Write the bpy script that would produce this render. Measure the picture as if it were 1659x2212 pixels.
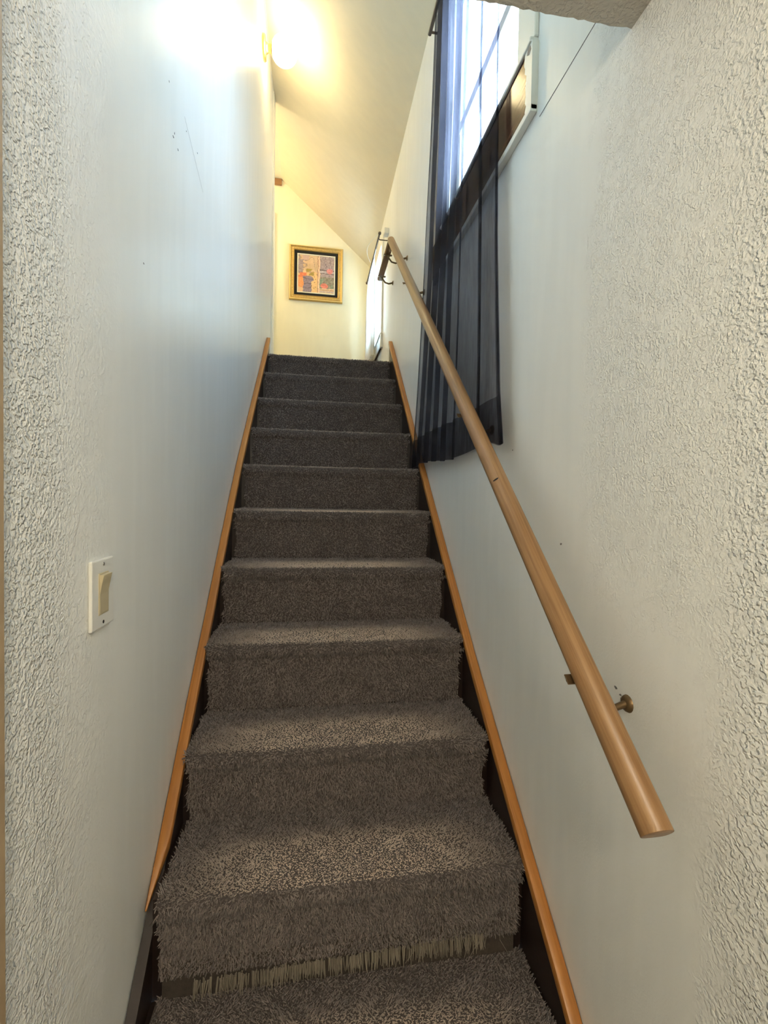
import bpy, bmesh, math
import numpy as np
from mathutils import Vector, Matrix, noise as mnoise

scene = bpy.context.scene
for o in list(bpy.data.objects):
    bpy.data.objects.remove(o)
COL = scene.collection

# ------------------------------------------------------------------ camera
cam_d = bpy.data.cameras.new('camera')
cam = bpy.data.objects.new('camera', cam_d)
COL.objects.link(cam)
cam_d.sensor_fit = 'VERTICAL'
cam_d.sensor_height = 36.0
cam_d.lens = 1000.0 * 36.0 / 2212.0
cam_d.clip_start = 0.02
YAW, PITCH, ROLL = 0.15481819, -0.0274134, 0.01877693
fw = Vector((math.sin(YAW) * math.cos(PITCH), math.cos(YAW) * math.cos(PITCH), math.sin(PITCH)))
rt = Vector((math.cos(YAW), -math.sin(YAW), 0.0))
up = rt.cross(fw)
rt2 = rt * math.cos(ROLL) + up * math.sin(ROLL)
up2 = -rt * math.sin(ROLL) + up * math.cos(ROLL)
mw = Matrix((rt2, up2, -fw)).transposed().to_4x4()
mw.translation = Vector((0.0, 0.0, 1.45))
cam.matrix_world = mw
scene.camera = cam

# ------------------------------------------------------------------ world, lights, exposure
scene.view_settings.view_transform = 'Standard'
scene.view_settings.look = 'None'
scene.view_settings.gamma = 1.0
scene.view_settings.use_curve_mapping = False
scene.view_settings.exposure = 1.9
scene.cycles.max_bounces = 7
scene.cycles.diffuse_bounces = 5
scene.cycles.glossy_bounces = 3
scene.cycles.transmission_bounces = 3
scene.cycles.transparent_max_bounces = 14
scene.cycles.caustics_reflective = False
scene.cycles.caustics_refractive = False
scene.cycles.use_adaptive_sampling = True
scene.cycles.adaptive_threshold = 0.1
scene.cycles.adaptive_min_samples = 16

SKY = 9.5
world = bpy.data.worlds.new('sky')
scene.world = world
world.use_nodes = True
wn = world.node_tree.nodes
wl = world.node_tree.links
bg = wn['Background']
bg.inputs['Color'].default_value = (0.58, 0.79, 1.0, 1)      # bright, evenly hazy day sky
bg.inputs['Strength'].default_value = SKY


def portal(name, y, z, sy, sz):
    """sampling guide over a window opening: a portal gives off no light of its own"""
    d = bpy.data.lights.new(name, 'AREA')
    d.shape = 'RECTANGLE'
    d.size, d.size_y = sz, sy
    d.cycles.is_portal = True
    o = bpy.data.objects.new(name, d)
    COL.objects.link(o)
    o.location = (0.64, y, z)
    o.rotation_euler = (0, math.radians(90), 0)      # faces -X, into the stairwell
    return o


portal('window_portal', 1.53, 3.025, 0.66, 0.85)
portal('landing_window_portal', 3.945, 3.14, 0.39, 0.72)

# added fill light in the lower hall, unseen behind the camera
hl = bpy.data.lights.new('hall_fill', 'POINT')
hl.energy = 11.0
hl.color = (1.0, 0.89, 0.70)
hl.shadow_soft_size = 0.12
hlo = bpy.data.objects.new('hall_fill', hl)
COL.objects.link(hlo)
hlo.location = (0.1, -0.75, 2.12)

# lamp of the upstairs hall, round the corner to the left of the landing
ll = bpy.data.lights.new('upstairs_light', 'POINT')
ll.energy = 5.0
ll.color = (1.0, 0.84, 0.56)
ll.shadow_soft_size = 0.1
llo = bpy.data.objects.new('upstairs_light', ll)
COL.objects.link(llo)
llo.location = (-1.1, 4.0, 4.0)

LAMP_STRENGTH = 8.0
LAMP_COLOR = (1.0, 0.80, 0.44, 1)

# ------------------------------------------------------------------ node helpers
MATS = {}


def new_mat(name):
    m = bpy.data.materials.new(name)
    m.use_nodes = True
    n = m.node_tree.nodes
    return m, n, m.node_tree.links, n['Principled BSDF']


def ramp(n, l, fac, stops):
    r = n.new('ShaderNodeValToRGB')
    e = r.color_ramp.elements
    while len(e) > 1:
        e.remove(e[-1])
    e[0].position, e[0].color = stops[0][0], (*stops[0][1], 1)
    for p, c in stops[1:]:
        k = e.new(p)
        k.color = (*c, 1)
    l.new(fac, r.inputs['Fac'])
    return r.outputs['Color']


def maprange(n, l, val, a, b, c=0.0, d=1.0, smooth=True):
    m = n.new('ShaderNodeMapRange')
    m.interpolation_type = 'SMOOTHSTEP' if smooth else 'LINEAR'
    l.new(val, m.inputs['Value'])
    for k, v in zip(('From Min', 'From Max', 'To Min', 'To Max'), (a, b, c, d)):
        m.inputs[k].default_value = v
    return m.outputs['Result']


def math_node(n, l, op, a, b=None):
    m = n.new('ShaderNodeMath')
    m.operation = op
    for i, v in enumerate((a, b)):
        if v is None:
            continue
        if isinstance(v, (int, float)):
            m.inputs[i].default_value = v
        else:
            l.new(v, m.inputs[i])
    return m.outputs[0]


def noise_tex(n, l, vec, scale, detail=2.0, rough=0.5):
    t = n.new('ShaderNodeTexNoise')
    t.inputs['Scale'].default_value = scale
    t.inputs['Detail'].default_value = detail
    t.inputs['Roughness'].default_value = rough
    if vec is not None:
        l.new(vec, t.inputs['Vector'])
    return t.outputs['Fac']


def mapping(n, l, vec, rot=(0, 0, 0), scale=(1, 1, 1), loc=(0, 0, 0)):
    m = n.new('ShaderNodeMapping')
    m.inputs['Rotation'].default_value = rot
    m.inputs['Scale'].default_value = scale
    m.inputs['Location'].default_value = loc
    l.new(vec, m.inputs['Vector'])
    return m.outputs['Vector']


def mix_col(n, l, fac, a, b, blend='MIX'):
    m = n.new('ShaderNodeMix')
    m.data_type = 'RGBA'
    m.blend_type = blend
    if isinstance(fac, (int, float)):
        m.inputs[0].default_value = fac
    else:
        l.new(fac, m.inputs[0])
    for i, v in ((6, a), (7, b)):
        if isinstance(v, tuple):
            m.inputs[i].default_value = (*v[:3], 1)
        else:
            l.new(v, m.inputs[i])
    return m.outputs[2]


def plain(name, col, rough=0.5, metal=0.0, bump=0.0, bscale=80.0, var=0.0, spec=0.5):
    m, n, l, b = new_mat(name)
    tc = n.new('ShaderNodeTexCoord').outputs['Object']
    if var:
        f = noise_tex(n, l, tc, bscale * 0.3, 3)
        c = mix_col(n, l, f, tuple(x * (1 - var) for x in col), tuple(min(1, x * (1 + var)) for x in col))
        l.new(c, b.inputs['Base Color'])
    else:
        b.inputs['Base Color'].default_value = (*col, 1)
    b.inputs['Roughness'].default_value = rough
    b.inputs['Metallic'].default_value = metal
    b.inputs['Specular IOR Level'].default_value = spec
    if bump:
        f = noise_tex(n, l, tc, bscale, 3)
        bp = n.new('ShaderNodeBump')
        bp.inputs['Strength'].default_value = bump
        bp.inputs['Distance'].default_value = 0.002
        l.new(f, bp.inputs['Height'])
        l.new(bp.outputs['Normal'], b.inputs['Normal'])
    MATS[name] = m
    return m


def wall_paint(name, col, rough, tex):
    """painted plaster; tex = list of (y_edge, softness, edge_noise, height) : heavy orange-peel relief for y below y_edge"""
    m, n, l, b = new_mat(name)
    tc = n.new('ShaderNodeTexCoord').outputs['Object']
    sep = n.new('ShaderNodeSeparateXYZ')
    l.new(tc, sep.inputs[0])
    # brushed smooth coat: faint vertical strokes and blotches of slightly different paint
    st = noise_tex(n, l, mapping(n, l, tc, scale=(6, 9, 1.3)), 2.2, 2, 0.55)
    bl = noise_tex(n, l, tc, 2.3, 1, 0.5)
    wob = noise_tex(n, l, mapping(n, l, tc, scale=(1, 1.5, 1)), 9.0, 2, 0.6) if tex else None
    c1 = mix_col(n, l, maprange(n, l, st, 0.35, 0.7), tuple(x * 0.97 for x in col), col)
    c2 = mix_col(n, l, maprange(n, l, bl, 0.5, 0.75, 0, 0.5), c1, tuple(min(1, x * k) for x, k in zip(col, (1.02, 1.03, 1.05))))
    l.new(c2, b.inputs['Base Color'])
    b.inputs['Specular IOR Level'].default_value = 0.22
    rg = maprange(n, l, bl, 0.3, 0.75, rough - 0.015, rough + 0.02)
    height = math_node(n, l, 'MULTIPLY', st, 0.00022)
    masksum = None
    for (ye, soft, en, h, sc, zr) in tex:
        yy = math_node(n, l, 'ADD', sep.outputs['Y'], math_node(n, l, 'MULTIPLY', math_node(n, l, 'SUBTRACT', wob, 0.5), en))
        mask = maprange(n, l, yy, ye - soft, ye + soft, 1.0, 0.0)
        if zr:
            zz = math_node(n, l, 'ADD', sep.outputs['Z'], math_node(n, l, 'MULTIPLY', math_node(n, l, 'SUBTRACT', wob, 0.5), 0.5))
            mask = math_node(n, l, 'MULTIPLY', mask, maprange(n, l, zz, zr[0], zr[1], 0.12, 1.0))
        t1 = noise_tex(n, l, tc, sc, 1.5, 0.55)
        t1 = maprange(n, l, t1, 0.40, 0.62, 0.0, 1.0)
        t2 = noise_tex(n, l, tc, sc * 0.35, 0, 0.5)
        hh = math_node(n, l, 'MULTIPLY', math_node(n, l, 'MULTIPLY', t1, maprange(n, l, t2, 0.25, 0.6, 0.35, 1.0)), h)
        height = math_node(n, l, 'ADD', height, math_node(n, l, 'MULTIPLY', hh, mask))
        masksum = mask if masksum is None else math_node(n, l, 'MAXIMUM', masksum, mask)
    if masksum is not None:
        rg2 = n.new('ShaderNodeMix')
        l.new(masksum, rg2.inputs[0])
        l.new(rg, rg2.inputs[2])
        rg2.inputs[3].default_value = 0.42
        l.new(rg2.outputs[0], b.inputs['Roughness'])
    else:
        l.new(rg, b.inputs['Roughness'])
    bp = n.new('ShaderNodeBump')
    bp.inputs['Strength'].default_value = 1.0
    bp.inputs['Distance'].default_value = 1.0
    l.new(height, bp.inputs['Height'])
    l.new(bp.outputs['Normal'], b.inputs['Normal'])
    MATS[name] = m
    return m


def wood(name, dark, light, rough, rot=(0, 0, 0), gs=90.0, stretch=0.03, spec=0.5):
    """grain runs along local Y after rot"""
    m, n, l, b = new_mat(name)
    tc = n.new('ShaderNodeTexCoord').outputs['Object']
    v = mapping(n, l, tc, rot=rot)
    v2 = mapping(n, l, v, scale=(1, stretch, 1))
    g = noise_tex(n, l, v2, gs, 4, 0.65)
    g2 = noise_tex(n, l, v2, gs * 3.2, 2, 0.5)
    f = math_node(n, l, 'ADD', math_node(n, l, 'MULTIPLY', g, 0.7), math_node(n, l, 'MULTIPLY', g2, 0.3))
    c = ramp(n, l, f, [(0.36, dark), (0.5, tuple(a * 0.45 + c_ * 0.55 for a, c_ in zip(dark, light))), (0.64, light)])
    big = noise_tex(n, l, mapping(n, l, v, scale=(1, 0.25, 1)), 9.0, 2)
    c = mix_col(n, l, maprange(n, l, big, 0.35, 0.7, 0, 0.35), c, tuple(x * 0.72 for x in light))
    l.new(c, b.inputs['Base Color'])
    b.inputs['Roughness'].default_value = rough
    b.inputs['Specular IOR Level'].default_value = spec
    bp = n.new('ShaderNodeBump')
    bp.inputs['Strength'].default_value = 0.25
    bp.inputs['Distance'].default_value = 0.0006
    l.new(f, bp.inputs['Height'])
    l.new(bp.outputs['Normal'], b.inputs['Normal'])
    MATS[name] = m
    return m


WALLC = (0.845, 0.845, 0.81)
wall_paint('left_paint', WALLC, 0.315, [(0.70, 0.05, 0.05, 0.0026, 165.0, None), (0.82, 0.14, 0.10, 0.0007, 150.0, None)])
wall_paint('right_paint', WALLC, 0.36, [(0.52, 0.05, 0.12, 0.0018, 165.0, None), (0.84, 0.05, 0.16, 0.0010, 200.0, (1.15, 1.65))])
wall_paint('plain_paint', (0.90, 0.84, 0.63), 0.42, [])
wall_paint('ceiling_paint', (0.79, 0.71, 0.54), 0.55, [])
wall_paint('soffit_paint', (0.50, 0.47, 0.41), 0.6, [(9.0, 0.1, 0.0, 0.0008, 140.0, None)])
plain('trim_white', (0.80, 0.78, 0.71), 0.35, bump=0.2, bscale=60)
plain('chip', (0.42, 0.33, 0.26), 0.7)
plain('seam_dark', (0.20, 0.19, 0.18), 0.8)
plain('plate_white', (0.82, 0.81, 0.76), 0.3)
plain('almond', (0.58, 0.50, 0.33), 0.35)
plain('hole_dark', (0.015, 0.012, 0.01), 0.7)
plain('steel', (0.55, 0.53, 0.5), 0.35, metal=1.0)
plain('brass', (0.72, 0.52, 0.22), 0.3, metal=1.0)
plain('dull_brass', (0.20, 0.13, 0.065), 0.42, metal=0.8, var=0.3)
plain('gold', (0.62, 0.40, 0.12), 0.38, metal=0.55, var=0.25, bscale=200)
plain('pale_gold', (0.80, 0.62, 0.28), 0.35, metal=0.5)
plain('mat_black', (0.012, 0.010, 0.009), 0.8)
plain('fillet', (0.80, 0.74, 0.58), 0.5)
plain('rod_brown', (0.10, 0.07, 0.05), 0.4)
plain('cord_white', (0.75, 0.73, 0.66), 0.6)
plain('backing', (0.07, 0.056, 0.046), 0.95, bump=0.6, bscale=300, var=0.4)
plain('stringer_dark', (0.022, 0.012, 0.009), 0.38, bump=0.15, bscale=40, var=0.35)
plain('tan_casing', (0.42, 0.31, 0.19), 0.5, var=0.2)
SL = math.atan2(0.877, 1.0)
wood('rail_wood', (0.22, 0.11, 0.042), (0.42, 0.245, 0.110), 0.36, rot=(-SL, 0, 0), gs=75, stretch=0.02)
wood('rail_under', (0.14, 0.07, 0.03), (0.25, 0.135, 0.065), 0.5, gs=75, stretch=0.03)
wood('cap_wood', (0.34, 0.125, 0.025), (0.55, 0.235, 0.055), 0.38, rot=(-SL, 0, 0), gs=60, stretch=0.02)
wood('crown_wood', (0.25, 0.12, 0.05), (0.40, 0.21, 0.09), 0.5, rot=(0, 0, math.radians(90)), gs=50, stretch=0.05)
wood('apron_wood', (0.020, 0.007, 0.005), (0.070, 0.024, 0.012), 0.14, gs=40, stretch=0.05, spec=0.05)


def carpet_mat(name, dark, light):
    m, n, l, b = new_mat(name)
    geo = n.new('ShaderNodeNewGeometry')
    tc = n.new('ShaderNodeTexCoord').outputs['Object']
    rnd = geo.outputs['Random Per Island']
    cl = noise_tex(n, l, tc, 22.0, 3, 0.6)
    f = math_node(n, l, 'ADD', math_node(n, l, 'MULTIPLY', rnd, 0.65), math_node(n, l, 'MULTIPLY', cl, 0.55))
    mid = tuple((a + c) * 0.5 for a, c in zip(dark, light))
    c = ramp(n, l, f, [(0.12, dark), (0.55, mid), (0.98, light)])
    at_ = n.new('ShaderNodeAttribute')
    at_.attribute_name = 'trodden_lit'          # crushed pile, paled beyond its wear as painted overhead light on the treads
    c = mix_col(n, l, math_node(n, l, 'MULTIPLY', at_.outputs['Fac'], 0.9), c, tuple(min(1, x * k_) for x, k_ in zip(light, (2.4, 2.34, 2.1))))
    l.new(c, b.inputs['Base Color'])
    b.inputs['Roughness'].default_value = 0.92
    b.inputs['Specular IOR Level'].default_value = 0.15
    b.inputs['Sheen Weight'].default_value = 0.25
    b.inputs['Sheen Roughness'].default_value = 0.5
    MATS[name] = m
    return m


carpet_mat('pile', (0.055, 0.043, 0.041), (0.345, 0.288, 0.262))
carpet_mat('frayed', (0.15, 0.125, 0.095), (0.31, 0.27, 0.21))
plain('carpet_ground', (0.10, 0.082, 0.075), 0.95, bump=0.6, bscale=300)


def cloth_mat(name, trans_col, trans, diff, transl):
    m, n, l, b = new_mat(name)
    n.remove(b)
    out = n['Material Output']
    tr = n.new('ShaderNodeBsdfTransparent')
    tr.inputs['Color'].default_value = (*trans_col, 1)
    df = n.new('ShaderNodeBsdfDiffuse')
    df.inputs['Color'].default_value = (*diff, 1)
    tl = n.new('ShaderNodeBsdfTranslucent')
    tl.inputs['Color'].default_value = (*transl, 1)
    add = n.new('ShaderNodeAddShader')
    l.new(df.outputs[0], add.inputs[0])
    l.new(tl.outputs[0], add.inputs[1])
    mx = n.new('ShaderNodeMixShader')
    tc = n.new('ShaderNodeTexCoord').outputs['Object']
    w = noise_tex(n, l, mapping(n, l, tc, scale=(1, 1, 0.2)), 60.0, 3, 0.6)
    l.new(maprange(n, l, w, 0.3, 0.7, 1 - trans - 0.05, 1 - trans + 0.05), mx.inputs['Fac'])
    l.new(tr.outputs[0], mx.inputs[1])
    l.new(add.outputs[0], mx.inputs[2])
    l.new(mx.outputs[0], out.inputs['Surface'])
    MATS[name] = m
    return m


cloth_mat('black_sheer', (0.95, 0.95, 1.0), 0.40, (0.024, 0.023, 0.025), (0.034, 0.034, 0.046))
cloth_mat('white_sheer', (1.0, 1.0, 1.0), 0.05, (0.55, 0.54, 0.50), (0.16, 0.16, 0.15))


def glass_mat():
    m, n, l, b = new_mat('pane_glass')
    n.remove(b)
    out = n['Material Output']
    tr = n.new('ShaderNodeBsdfTransparent')
    tr.inputs['Color'].default_value = (0.95, 0.97, 0.97, 1)
    gl = n.new('ShaderNodeBsdfGlossy')
    gl.inputs['Roughness'].default_value = 0.02
    mx = n.new('ShaderNodeMixShader')
    mx.inputs['Fac'].default_value = 0.06
    l.new(tr.outputs[0], mx.inputs[1])
    l.new(gl.outputs[0], mx.inputs[2])
    l.new(mx.outputs[0], out.inputs['Surface'])
    MATS['pane_glass'] = m


glass_mat()


def lamp_mat():
    m, n, l, b = new_mat('globe_glass')
    b.inputs['Base Color'].default_value = (0.9, 0.88, 0.8, 1)
    b.inputs['Roughness'].default_value = 0.25
    b.inputs['Emission Color'].default_value = LAMP_COLOR
    b.inputs['Emission Strength'].default_value = LAMP_STRENGTH
    MATS['globe_glass'] = m


lamp_mat()


def painting_mat():
    m, n, l, b = new_mat('painted_canvas')
    a = n.new('ShaderNodeVertexColor')
    a.layer_name = 'paint'
    l.new(a.outputs['Color'], b.inputs['Base Color'])
    b.inputs['Roughness'].default_value = 0.5
    MATS['painted_canvas'] = m


painting_mat()

# ------------------------------------------------------------------ mesh helpers
ROOT = {}


def root_loc(o):
    while o is not None:
        if o.name in ROOT:
            return ROOT[o.name]
        o = o.parent
    return Vector((0, 0, 0))


def tag(o, label=None, cat=None, group=None, kind=None):
    if label:
        o['label'] = label
    if cat:
        o['category'] = cat
    if group:
        o['group'] = group
    if kind:
        o['kind'] = kind
    return o


def empty(name, loc, label=None, cat=None, kind=None):
    o = bpy.data.objects.new(name, None)
    o.empty_display_size = 0.05
    COL.objects.link(o)
    o.location = loc
    ROOT[o.name] = Vector(loc)
    return tag(o, label, cat, kind=kind)


class MB:
    """collects shapes in world coordinates; build() links them as ONE mesh object"""

    def __init__(self):
        self.v, self.f = [], []

    def add(self, vs, fs):
        k = len(self.v)
        self.v += [tuple(p) for p in vs]
        self.f += [tuple(i + k for i in q) for q in fs]
        return self

    def box(self, x0, x1, y0, y1, z0, z1):
        vs = [(x, y, z) for x in (x0, x1) for y in (y0, y1) for z in (z0, z1)]
        return self.add(vs, [(0, 1, 3, 2), (4, 6, 7, 5), (0, 4, 5, 1), (2, 3, 7, 6), (0, 2, 6, 4), (1, 5, 7, 3)])

    def prism(self, poly, axis, a, b):
        """poly: 2-D outline in the other two axes (in axis order), extruded along axis from a to b"""
        def mk(p, t):
            q = list(p)
            q.insert(axis, t)
            return q
        n = len(poly)
        vs = [mk(p, a) for p in poly] + [mk(p, b) for p in poly]
        fs = [tuple(range(n))[::-1], tuple(range(n, 2 * n))]
        fs += [(i, (i + 1) % n, n + (i + 1) % n, n + i) for i in range(n)]
        return self.add(vs, fs)

    def tube(self, pts, rad, seg=12, cap=True, squash=None):
        pts = [Vector(p) for p in pts]
        rads = rad if isinstance(rad, (list, tuple)) else [rad] * len(pts)
        vs, fs = [], []
        ref = None
        for i, p in enumerate(pts):
            t = (pts[min(i + 1, len(pts) - 1)] - pts[max(i - 1, 0)]).normalized()
            if ref is None:
                ref = Vector((1, 0, 0)) if abs(t.x) < 0.9 else Vector((0, 0, 1))
            a = (ref - t * ref.dot(t)).normalized()
            b = t.cross(a)
            ref = a
            for s in range(seg):
                an = 2 * math.pi * s / seg
                r = rads[i]
                vs.append(p + a * math.cos(an) * r + b * math.sin(an) * r * (squash or 1))
        for i in range(len(pts) - 1):
            for s in range(seg):
                s2 = (s + 1) % seg
                fs.append((i * seg + s, i * seg + s2, (i + 1) * seg + s2, (i + 1) * seg + s))
        if cap:
            fs.append(tuple(range(seg))[::-1])
            fs.append(tuple((len(pts) - 1) * seg + s for s in range(seg)))
        return self.add(vs, fs)

    def lathe(self, prof, c, axis=0, seg=32):
        """prof: (distance along axis, radius)"""
        c = Vector(c)
        ax = Vector((axis == 0, axis == 1, axis == 2))
        u = Vector((0, 1, 0)) if axis != 1 else Vector((1, 0, 0))
        w = ax.cross(u)
        vs, fs = [], []
        for t, r in prof:
            for s in range(seg):
                an = 2 * math.pi * s / seg
                vs.append(c + ax * t + u * math.cos(an) * r + w * math.sin(an) * r)
        for i in range(len(prof) - 1):
            for s in range(seg):
                s2 = (s + 1) % seg
                fs.append((i * seg + s, i * seg + s2, (i + 1) * seg + s2, (i + 1) * seg + s))
        fs.append(tuple(range(seg))[::-1])
        fs.append(tuple((len(prof) - 1) * seg + s for s in range(seg)))
        return self.add(vs, fs)

    def build(self, name, mat, parent=None, bevel=0.0, smooth=False, seg=2, fixn=True):
        off = root_loc(parent) if parent is not None else Vector((0, 0, 0))
        me = bpy.data.meshes.new(name)
        me.from_pydata([tuple(Vector(p) - off) for p in self.v], [], self.f)
        if fixn or bevel:
            bm = bmesh.new()
            bm.from_mesh(me)
            if fixn:
                bmesh.ops.recalc_face_normals(bm, faces=bm.faces)
            if bevel:
                eds = [e for e in bm.edges if len(e.link_faces) == 2 and e.calc_face_angle(0) > 0.5]
                bmesh.ops.bevel(bm, geom=eds, offset=bevel, segments=seg, affect='EDGES', profile=0.5, clamp_overlap=True)
            bm.to_mesh(me)
            bm.free()
        if smooth:
            me.polygons.foreach_set('use_smooth', [True] * len(me.polygons))
            if smooth != 'all':
                me.set_sharp_from_angle(angle=math.radians(40))
        me.materials.append(MATS[mat])
        me.update()
        o = bpy.data.objects.new(name, me)
        COL.objects.link(o)
        if parent is not None:
            o.parent = parent
        return o


def struct(name, mb, mat, **k):
    return tag(mb.build(name, mat, **k), kind='structure')


# ------------------------------------------------------------------ dimensions (metres)
XR = 0.535                                   # right wall face
LW = [(-2.6, -0.345), (1.7, -0.345), (2.2, -0.342), (2.6, -0.332), (3.0, -0.321), (3.3, -0.317), (3.6, -0.315)]   # left wall face, slightly bowed


def xl(y):
    for (a, xa), (b, xb) in zip(LW, LW[1:]):
        if y <= b:
            return xa + (xb - xa) * max(0, (y - a)) / (b - a)
    return LW[-1][1]


YB = 4.45                                    # far wall of the landing
RUN, RISE = 0.2353, 0.2
NOSE = [(3.109 - RUN * k, 2.4034 - RISE * k) for k in range(12)]
ZFIX = {0: -0.012, 1: 0.006, 2: 0.003, 3: 0.002, 7: -0.005, 8: -0.018, 10: -0.02}
NOSE = [(y, z + ZFIX.get(k, 0)) for k, (y, z) in enumerate(NOSE)]


def knee(y):                                 # height where the sloped ceiling meets the right wall
    return 3.757 - 0.056 * (y - 2.1)


# ------------------------------------------------------------------ structure
struct('floor', MB().box(-0.5, 0.7, -2.6, 0.56, -0.1, 0.0), 'carpet_ground')
struct('floor_landing', MB().box(-0.30, XR, 3.30, 3.62, 2.26, NOSE[0][1]).box(-2.05, XR, 3.62, YB, 2.26, NOSE[0][1]), 'carpet_ground')

# left wall, bowed slab
mb = MB()
T = 0.12
pf = [(x, y) for y, x in LW]
outer = [(-0.465, 3.6), (-0.465, -2.6)]
mb.prism(pf + outer, 2, 0.0, 4.43)
wall_left = struct('wall_left', mb, 'left_paint')
struct('wall_hall', MB().box(-2.05, -0.465, 3.48, 3.6, 2.2, 4.43), 'plain_paint')
struct('wall_hall_end', MB().box(-2.15, -2.05, 3.48, YB + 0.1, 2.2, 4.5), 'plain_paint')
wall_back = struct('wall_back', MB().box(-2.15, XR + 0.12, YB, YB + 0.1, 2.2, 4.6), 'plain_paint')

# right wall with two window openings
W1 = (1.20, 1.86, 2.60, 3.45)
W2 = (3.75, 4.14, 2.78, 3.50)
mb = MB()
x0, x1 = XR, XR + 0.12
ys = [-2.6, W1[0], W1[1], W2[0], W2[1], YB]
ztop = 3.95
mb.box(x0, x1, ys[0], ys[1], 0, ztop)
mb.box(x0, x1, ys[1], ys[2], 0, W1[2])
mb.box(x0, x1, ys[1], ys[2], W1[3], ztop)
mb.box(x0, x1, ys[2], ys[3], 0, ztop)
mb.box(x0, x1, ys[3], ys[4], 0, W2[2])
mb.box(x0, x1, ys[3], ys[4], W2[3], ztop)
mb.box(x0, x1, ys[4], ys[5], 0, ztop)
wall_right = struct('wall_right', mb, 'right_paint', fixn=False)

# ceilings
mb = MB()
ya, yb = 0.63, YB + 0.1
sx = XR + 0.14
sl = (4.40 - knee(2.1)) / (0.845)


def slab(mb, q, th):
    vs = [Vector(p) for p in q] + [Vector(p) + Vector((0, 0, th)) for p in q]
    mb.add(vs, [(0, 1, 2, 3), (7, 6, 5, 4), (0, 4, 5, 1), (1, 5, 6, 2), (2, 6, 7, 3), (3, 7, 4, 0)])


NC = 16
vs, fs = [], []
for th in (0.0, 0.1):
    for i in range(NC + 1):
        for j in range(NC + 1):
            y = ya + (yb - ya) * i / NC
            t = j / NC
            vs.append((-0.315 + (sx + 0.315) * t, y, (4.40 - 0.025 * i / NC) * (1 - t) + (knee(y) - 0.14 * sl) * t + th))
m_ = (NC + 1) ** 2
for i in range(NC):
    for j in range(NC):
        a = i * (NC + 1) + j
        fs.append((a, a + 1, a + NC + 2, a + NC + 1))
        fs.append((m_ + a, m_ + a + NC + 1, m_ + a + NC + 2, m_ + a + 1))
for i in range(NC):
    for a, b in ((i, i + 1), (NC * (NC + 1) + i, NC * (NC + 1) + i + 1), (i * (NC + 1), (i + 1) * (NC + 1)), (i * (NC + 1) + NC, (i + 1) * (NC + 1) + NC)):
        fs.append((a, b, m_ + b, m_ + a))
mb.add(vs, fs)
struct('ceiling_sloped', mb, 'ceiling_paint', smooth=True)
mb = MB()
slab(mb, [(-2.15, ya, 4.40), (-0.315, ya, 4.40), (-0.315, yb, 4.375), (-2.15, yb, 4.375)], 0.1)
struct('ceiling_flat', mb, 'plain_paint')
# lower hall ceiling with a rough cut plaster edge
mb = MB()
rs = np.random.RandomState(3)
n = 90
xs = np.linspace(-0.345, XR, n)
edge = [(float(x), 0.752 + float(rs.normal(0, 0.0009))) for x in xs]
poly = [(-0.345, -2.6)] + edge + [(XR, -2.6)]
mb.prism(poly, 2, 2.272, 2.40)
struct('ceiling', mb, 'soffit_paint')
struct('wall_upper', MB().box(-0.345, XR, 0.63, 0.74, 2.40, 4.5), 'plain_paint')
struct('wall_rear', MB().box(-0.5, 0.7, -2.7, -2.6, 0, 2.4), 'plain_paint')

# seams, scuffs: pieces of the walls
mb = MB().box(XR - 0.0006, XR + 0.001, 0.755, 1.085, 2.3885, 2.3905)
mb.build('seam', 'seam_dark', wall_right)
mb = MB()
mb.add([(xl(1.31) + 0.0006, 1.31, 2.4425), (xl(1.31) + 0.0006, 1.31, 2.4440), (xl(1.52) + 0.0006, 1.52, 2.3830), (xl(1.52) + 0.0006, 1.52, 2.3815)], [(0, 1, 2, 3)])
mb.build('seam', 'seam_dark', wall_left)
rs = np.random.RandomState(8)
for (y, z, r) in [(1.215, 2.32, .004), (1.225, 2.335, .003), (1.255, 2.318, .003), (1.45, 2.45, .003), (1.18, 2.42, .0022), (1.02, 1.92, .0022), (1.33, 2.42, .002)]:
    pts = [(y + r * (0.5 + rs.rand()) * math.cos(a), z + 0.8 * r * (0.3 + rs.rand()) * math.sin(a)) for a in np.linspace(0, 2 * math.pi, 9)[:-1]]
    MB().prism(pts, 0, xl(y) - 0.001, xl(y) + 0.0005).build('scuff_mark', 'seam_dark', wall_left)
for (y, z, r) in [(0.735, 1.125, .004), (0.722, 1.118, .003), (0.718, 1.112, .004), (1.19, 1.59, .003), (0.93, 1.36, .003)]:
    pts = [(y + r * (0.5 + rs.rand()) * math.cos(a), z + 0.8 * r * (0.3 + rs.rand()) * math.sin(a)) for a in np.linspace(0, 2 * math.pi, 9)[:-1]]
    MB().prism(pts, 0, XR - 0.0005, XR + 0.001).build('scuff_mark', 'seam_dark', wall_right)

# door casing at the left edge, painted corner trim, crown strip and door casing on the landing
struct('trim_1', MB().box(-0.345, -0.333, 0.47, 0.566, 0.0, 2.27), 'tan_casing', bevel=0.002)
struct('trim_2', MB().box(-0.33, -0.308, 3.50, 3.606, NOSE[0][1], 4.37), 'trim_white', bevel=0.003)
struct('trim_3', MB().box(-2.05, -0.316, YB - 0.02, YB, 4.318, 4.372), 'crown_wood', bevel=0.003)
struct('trim_4', MB().box(-0.46, -0.372, YB - 0.016, YB, NOSE[0][1], 4.07), 'trim_white', bevel=0.003)

# ------------------------------------------------------------------ windows


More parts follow.
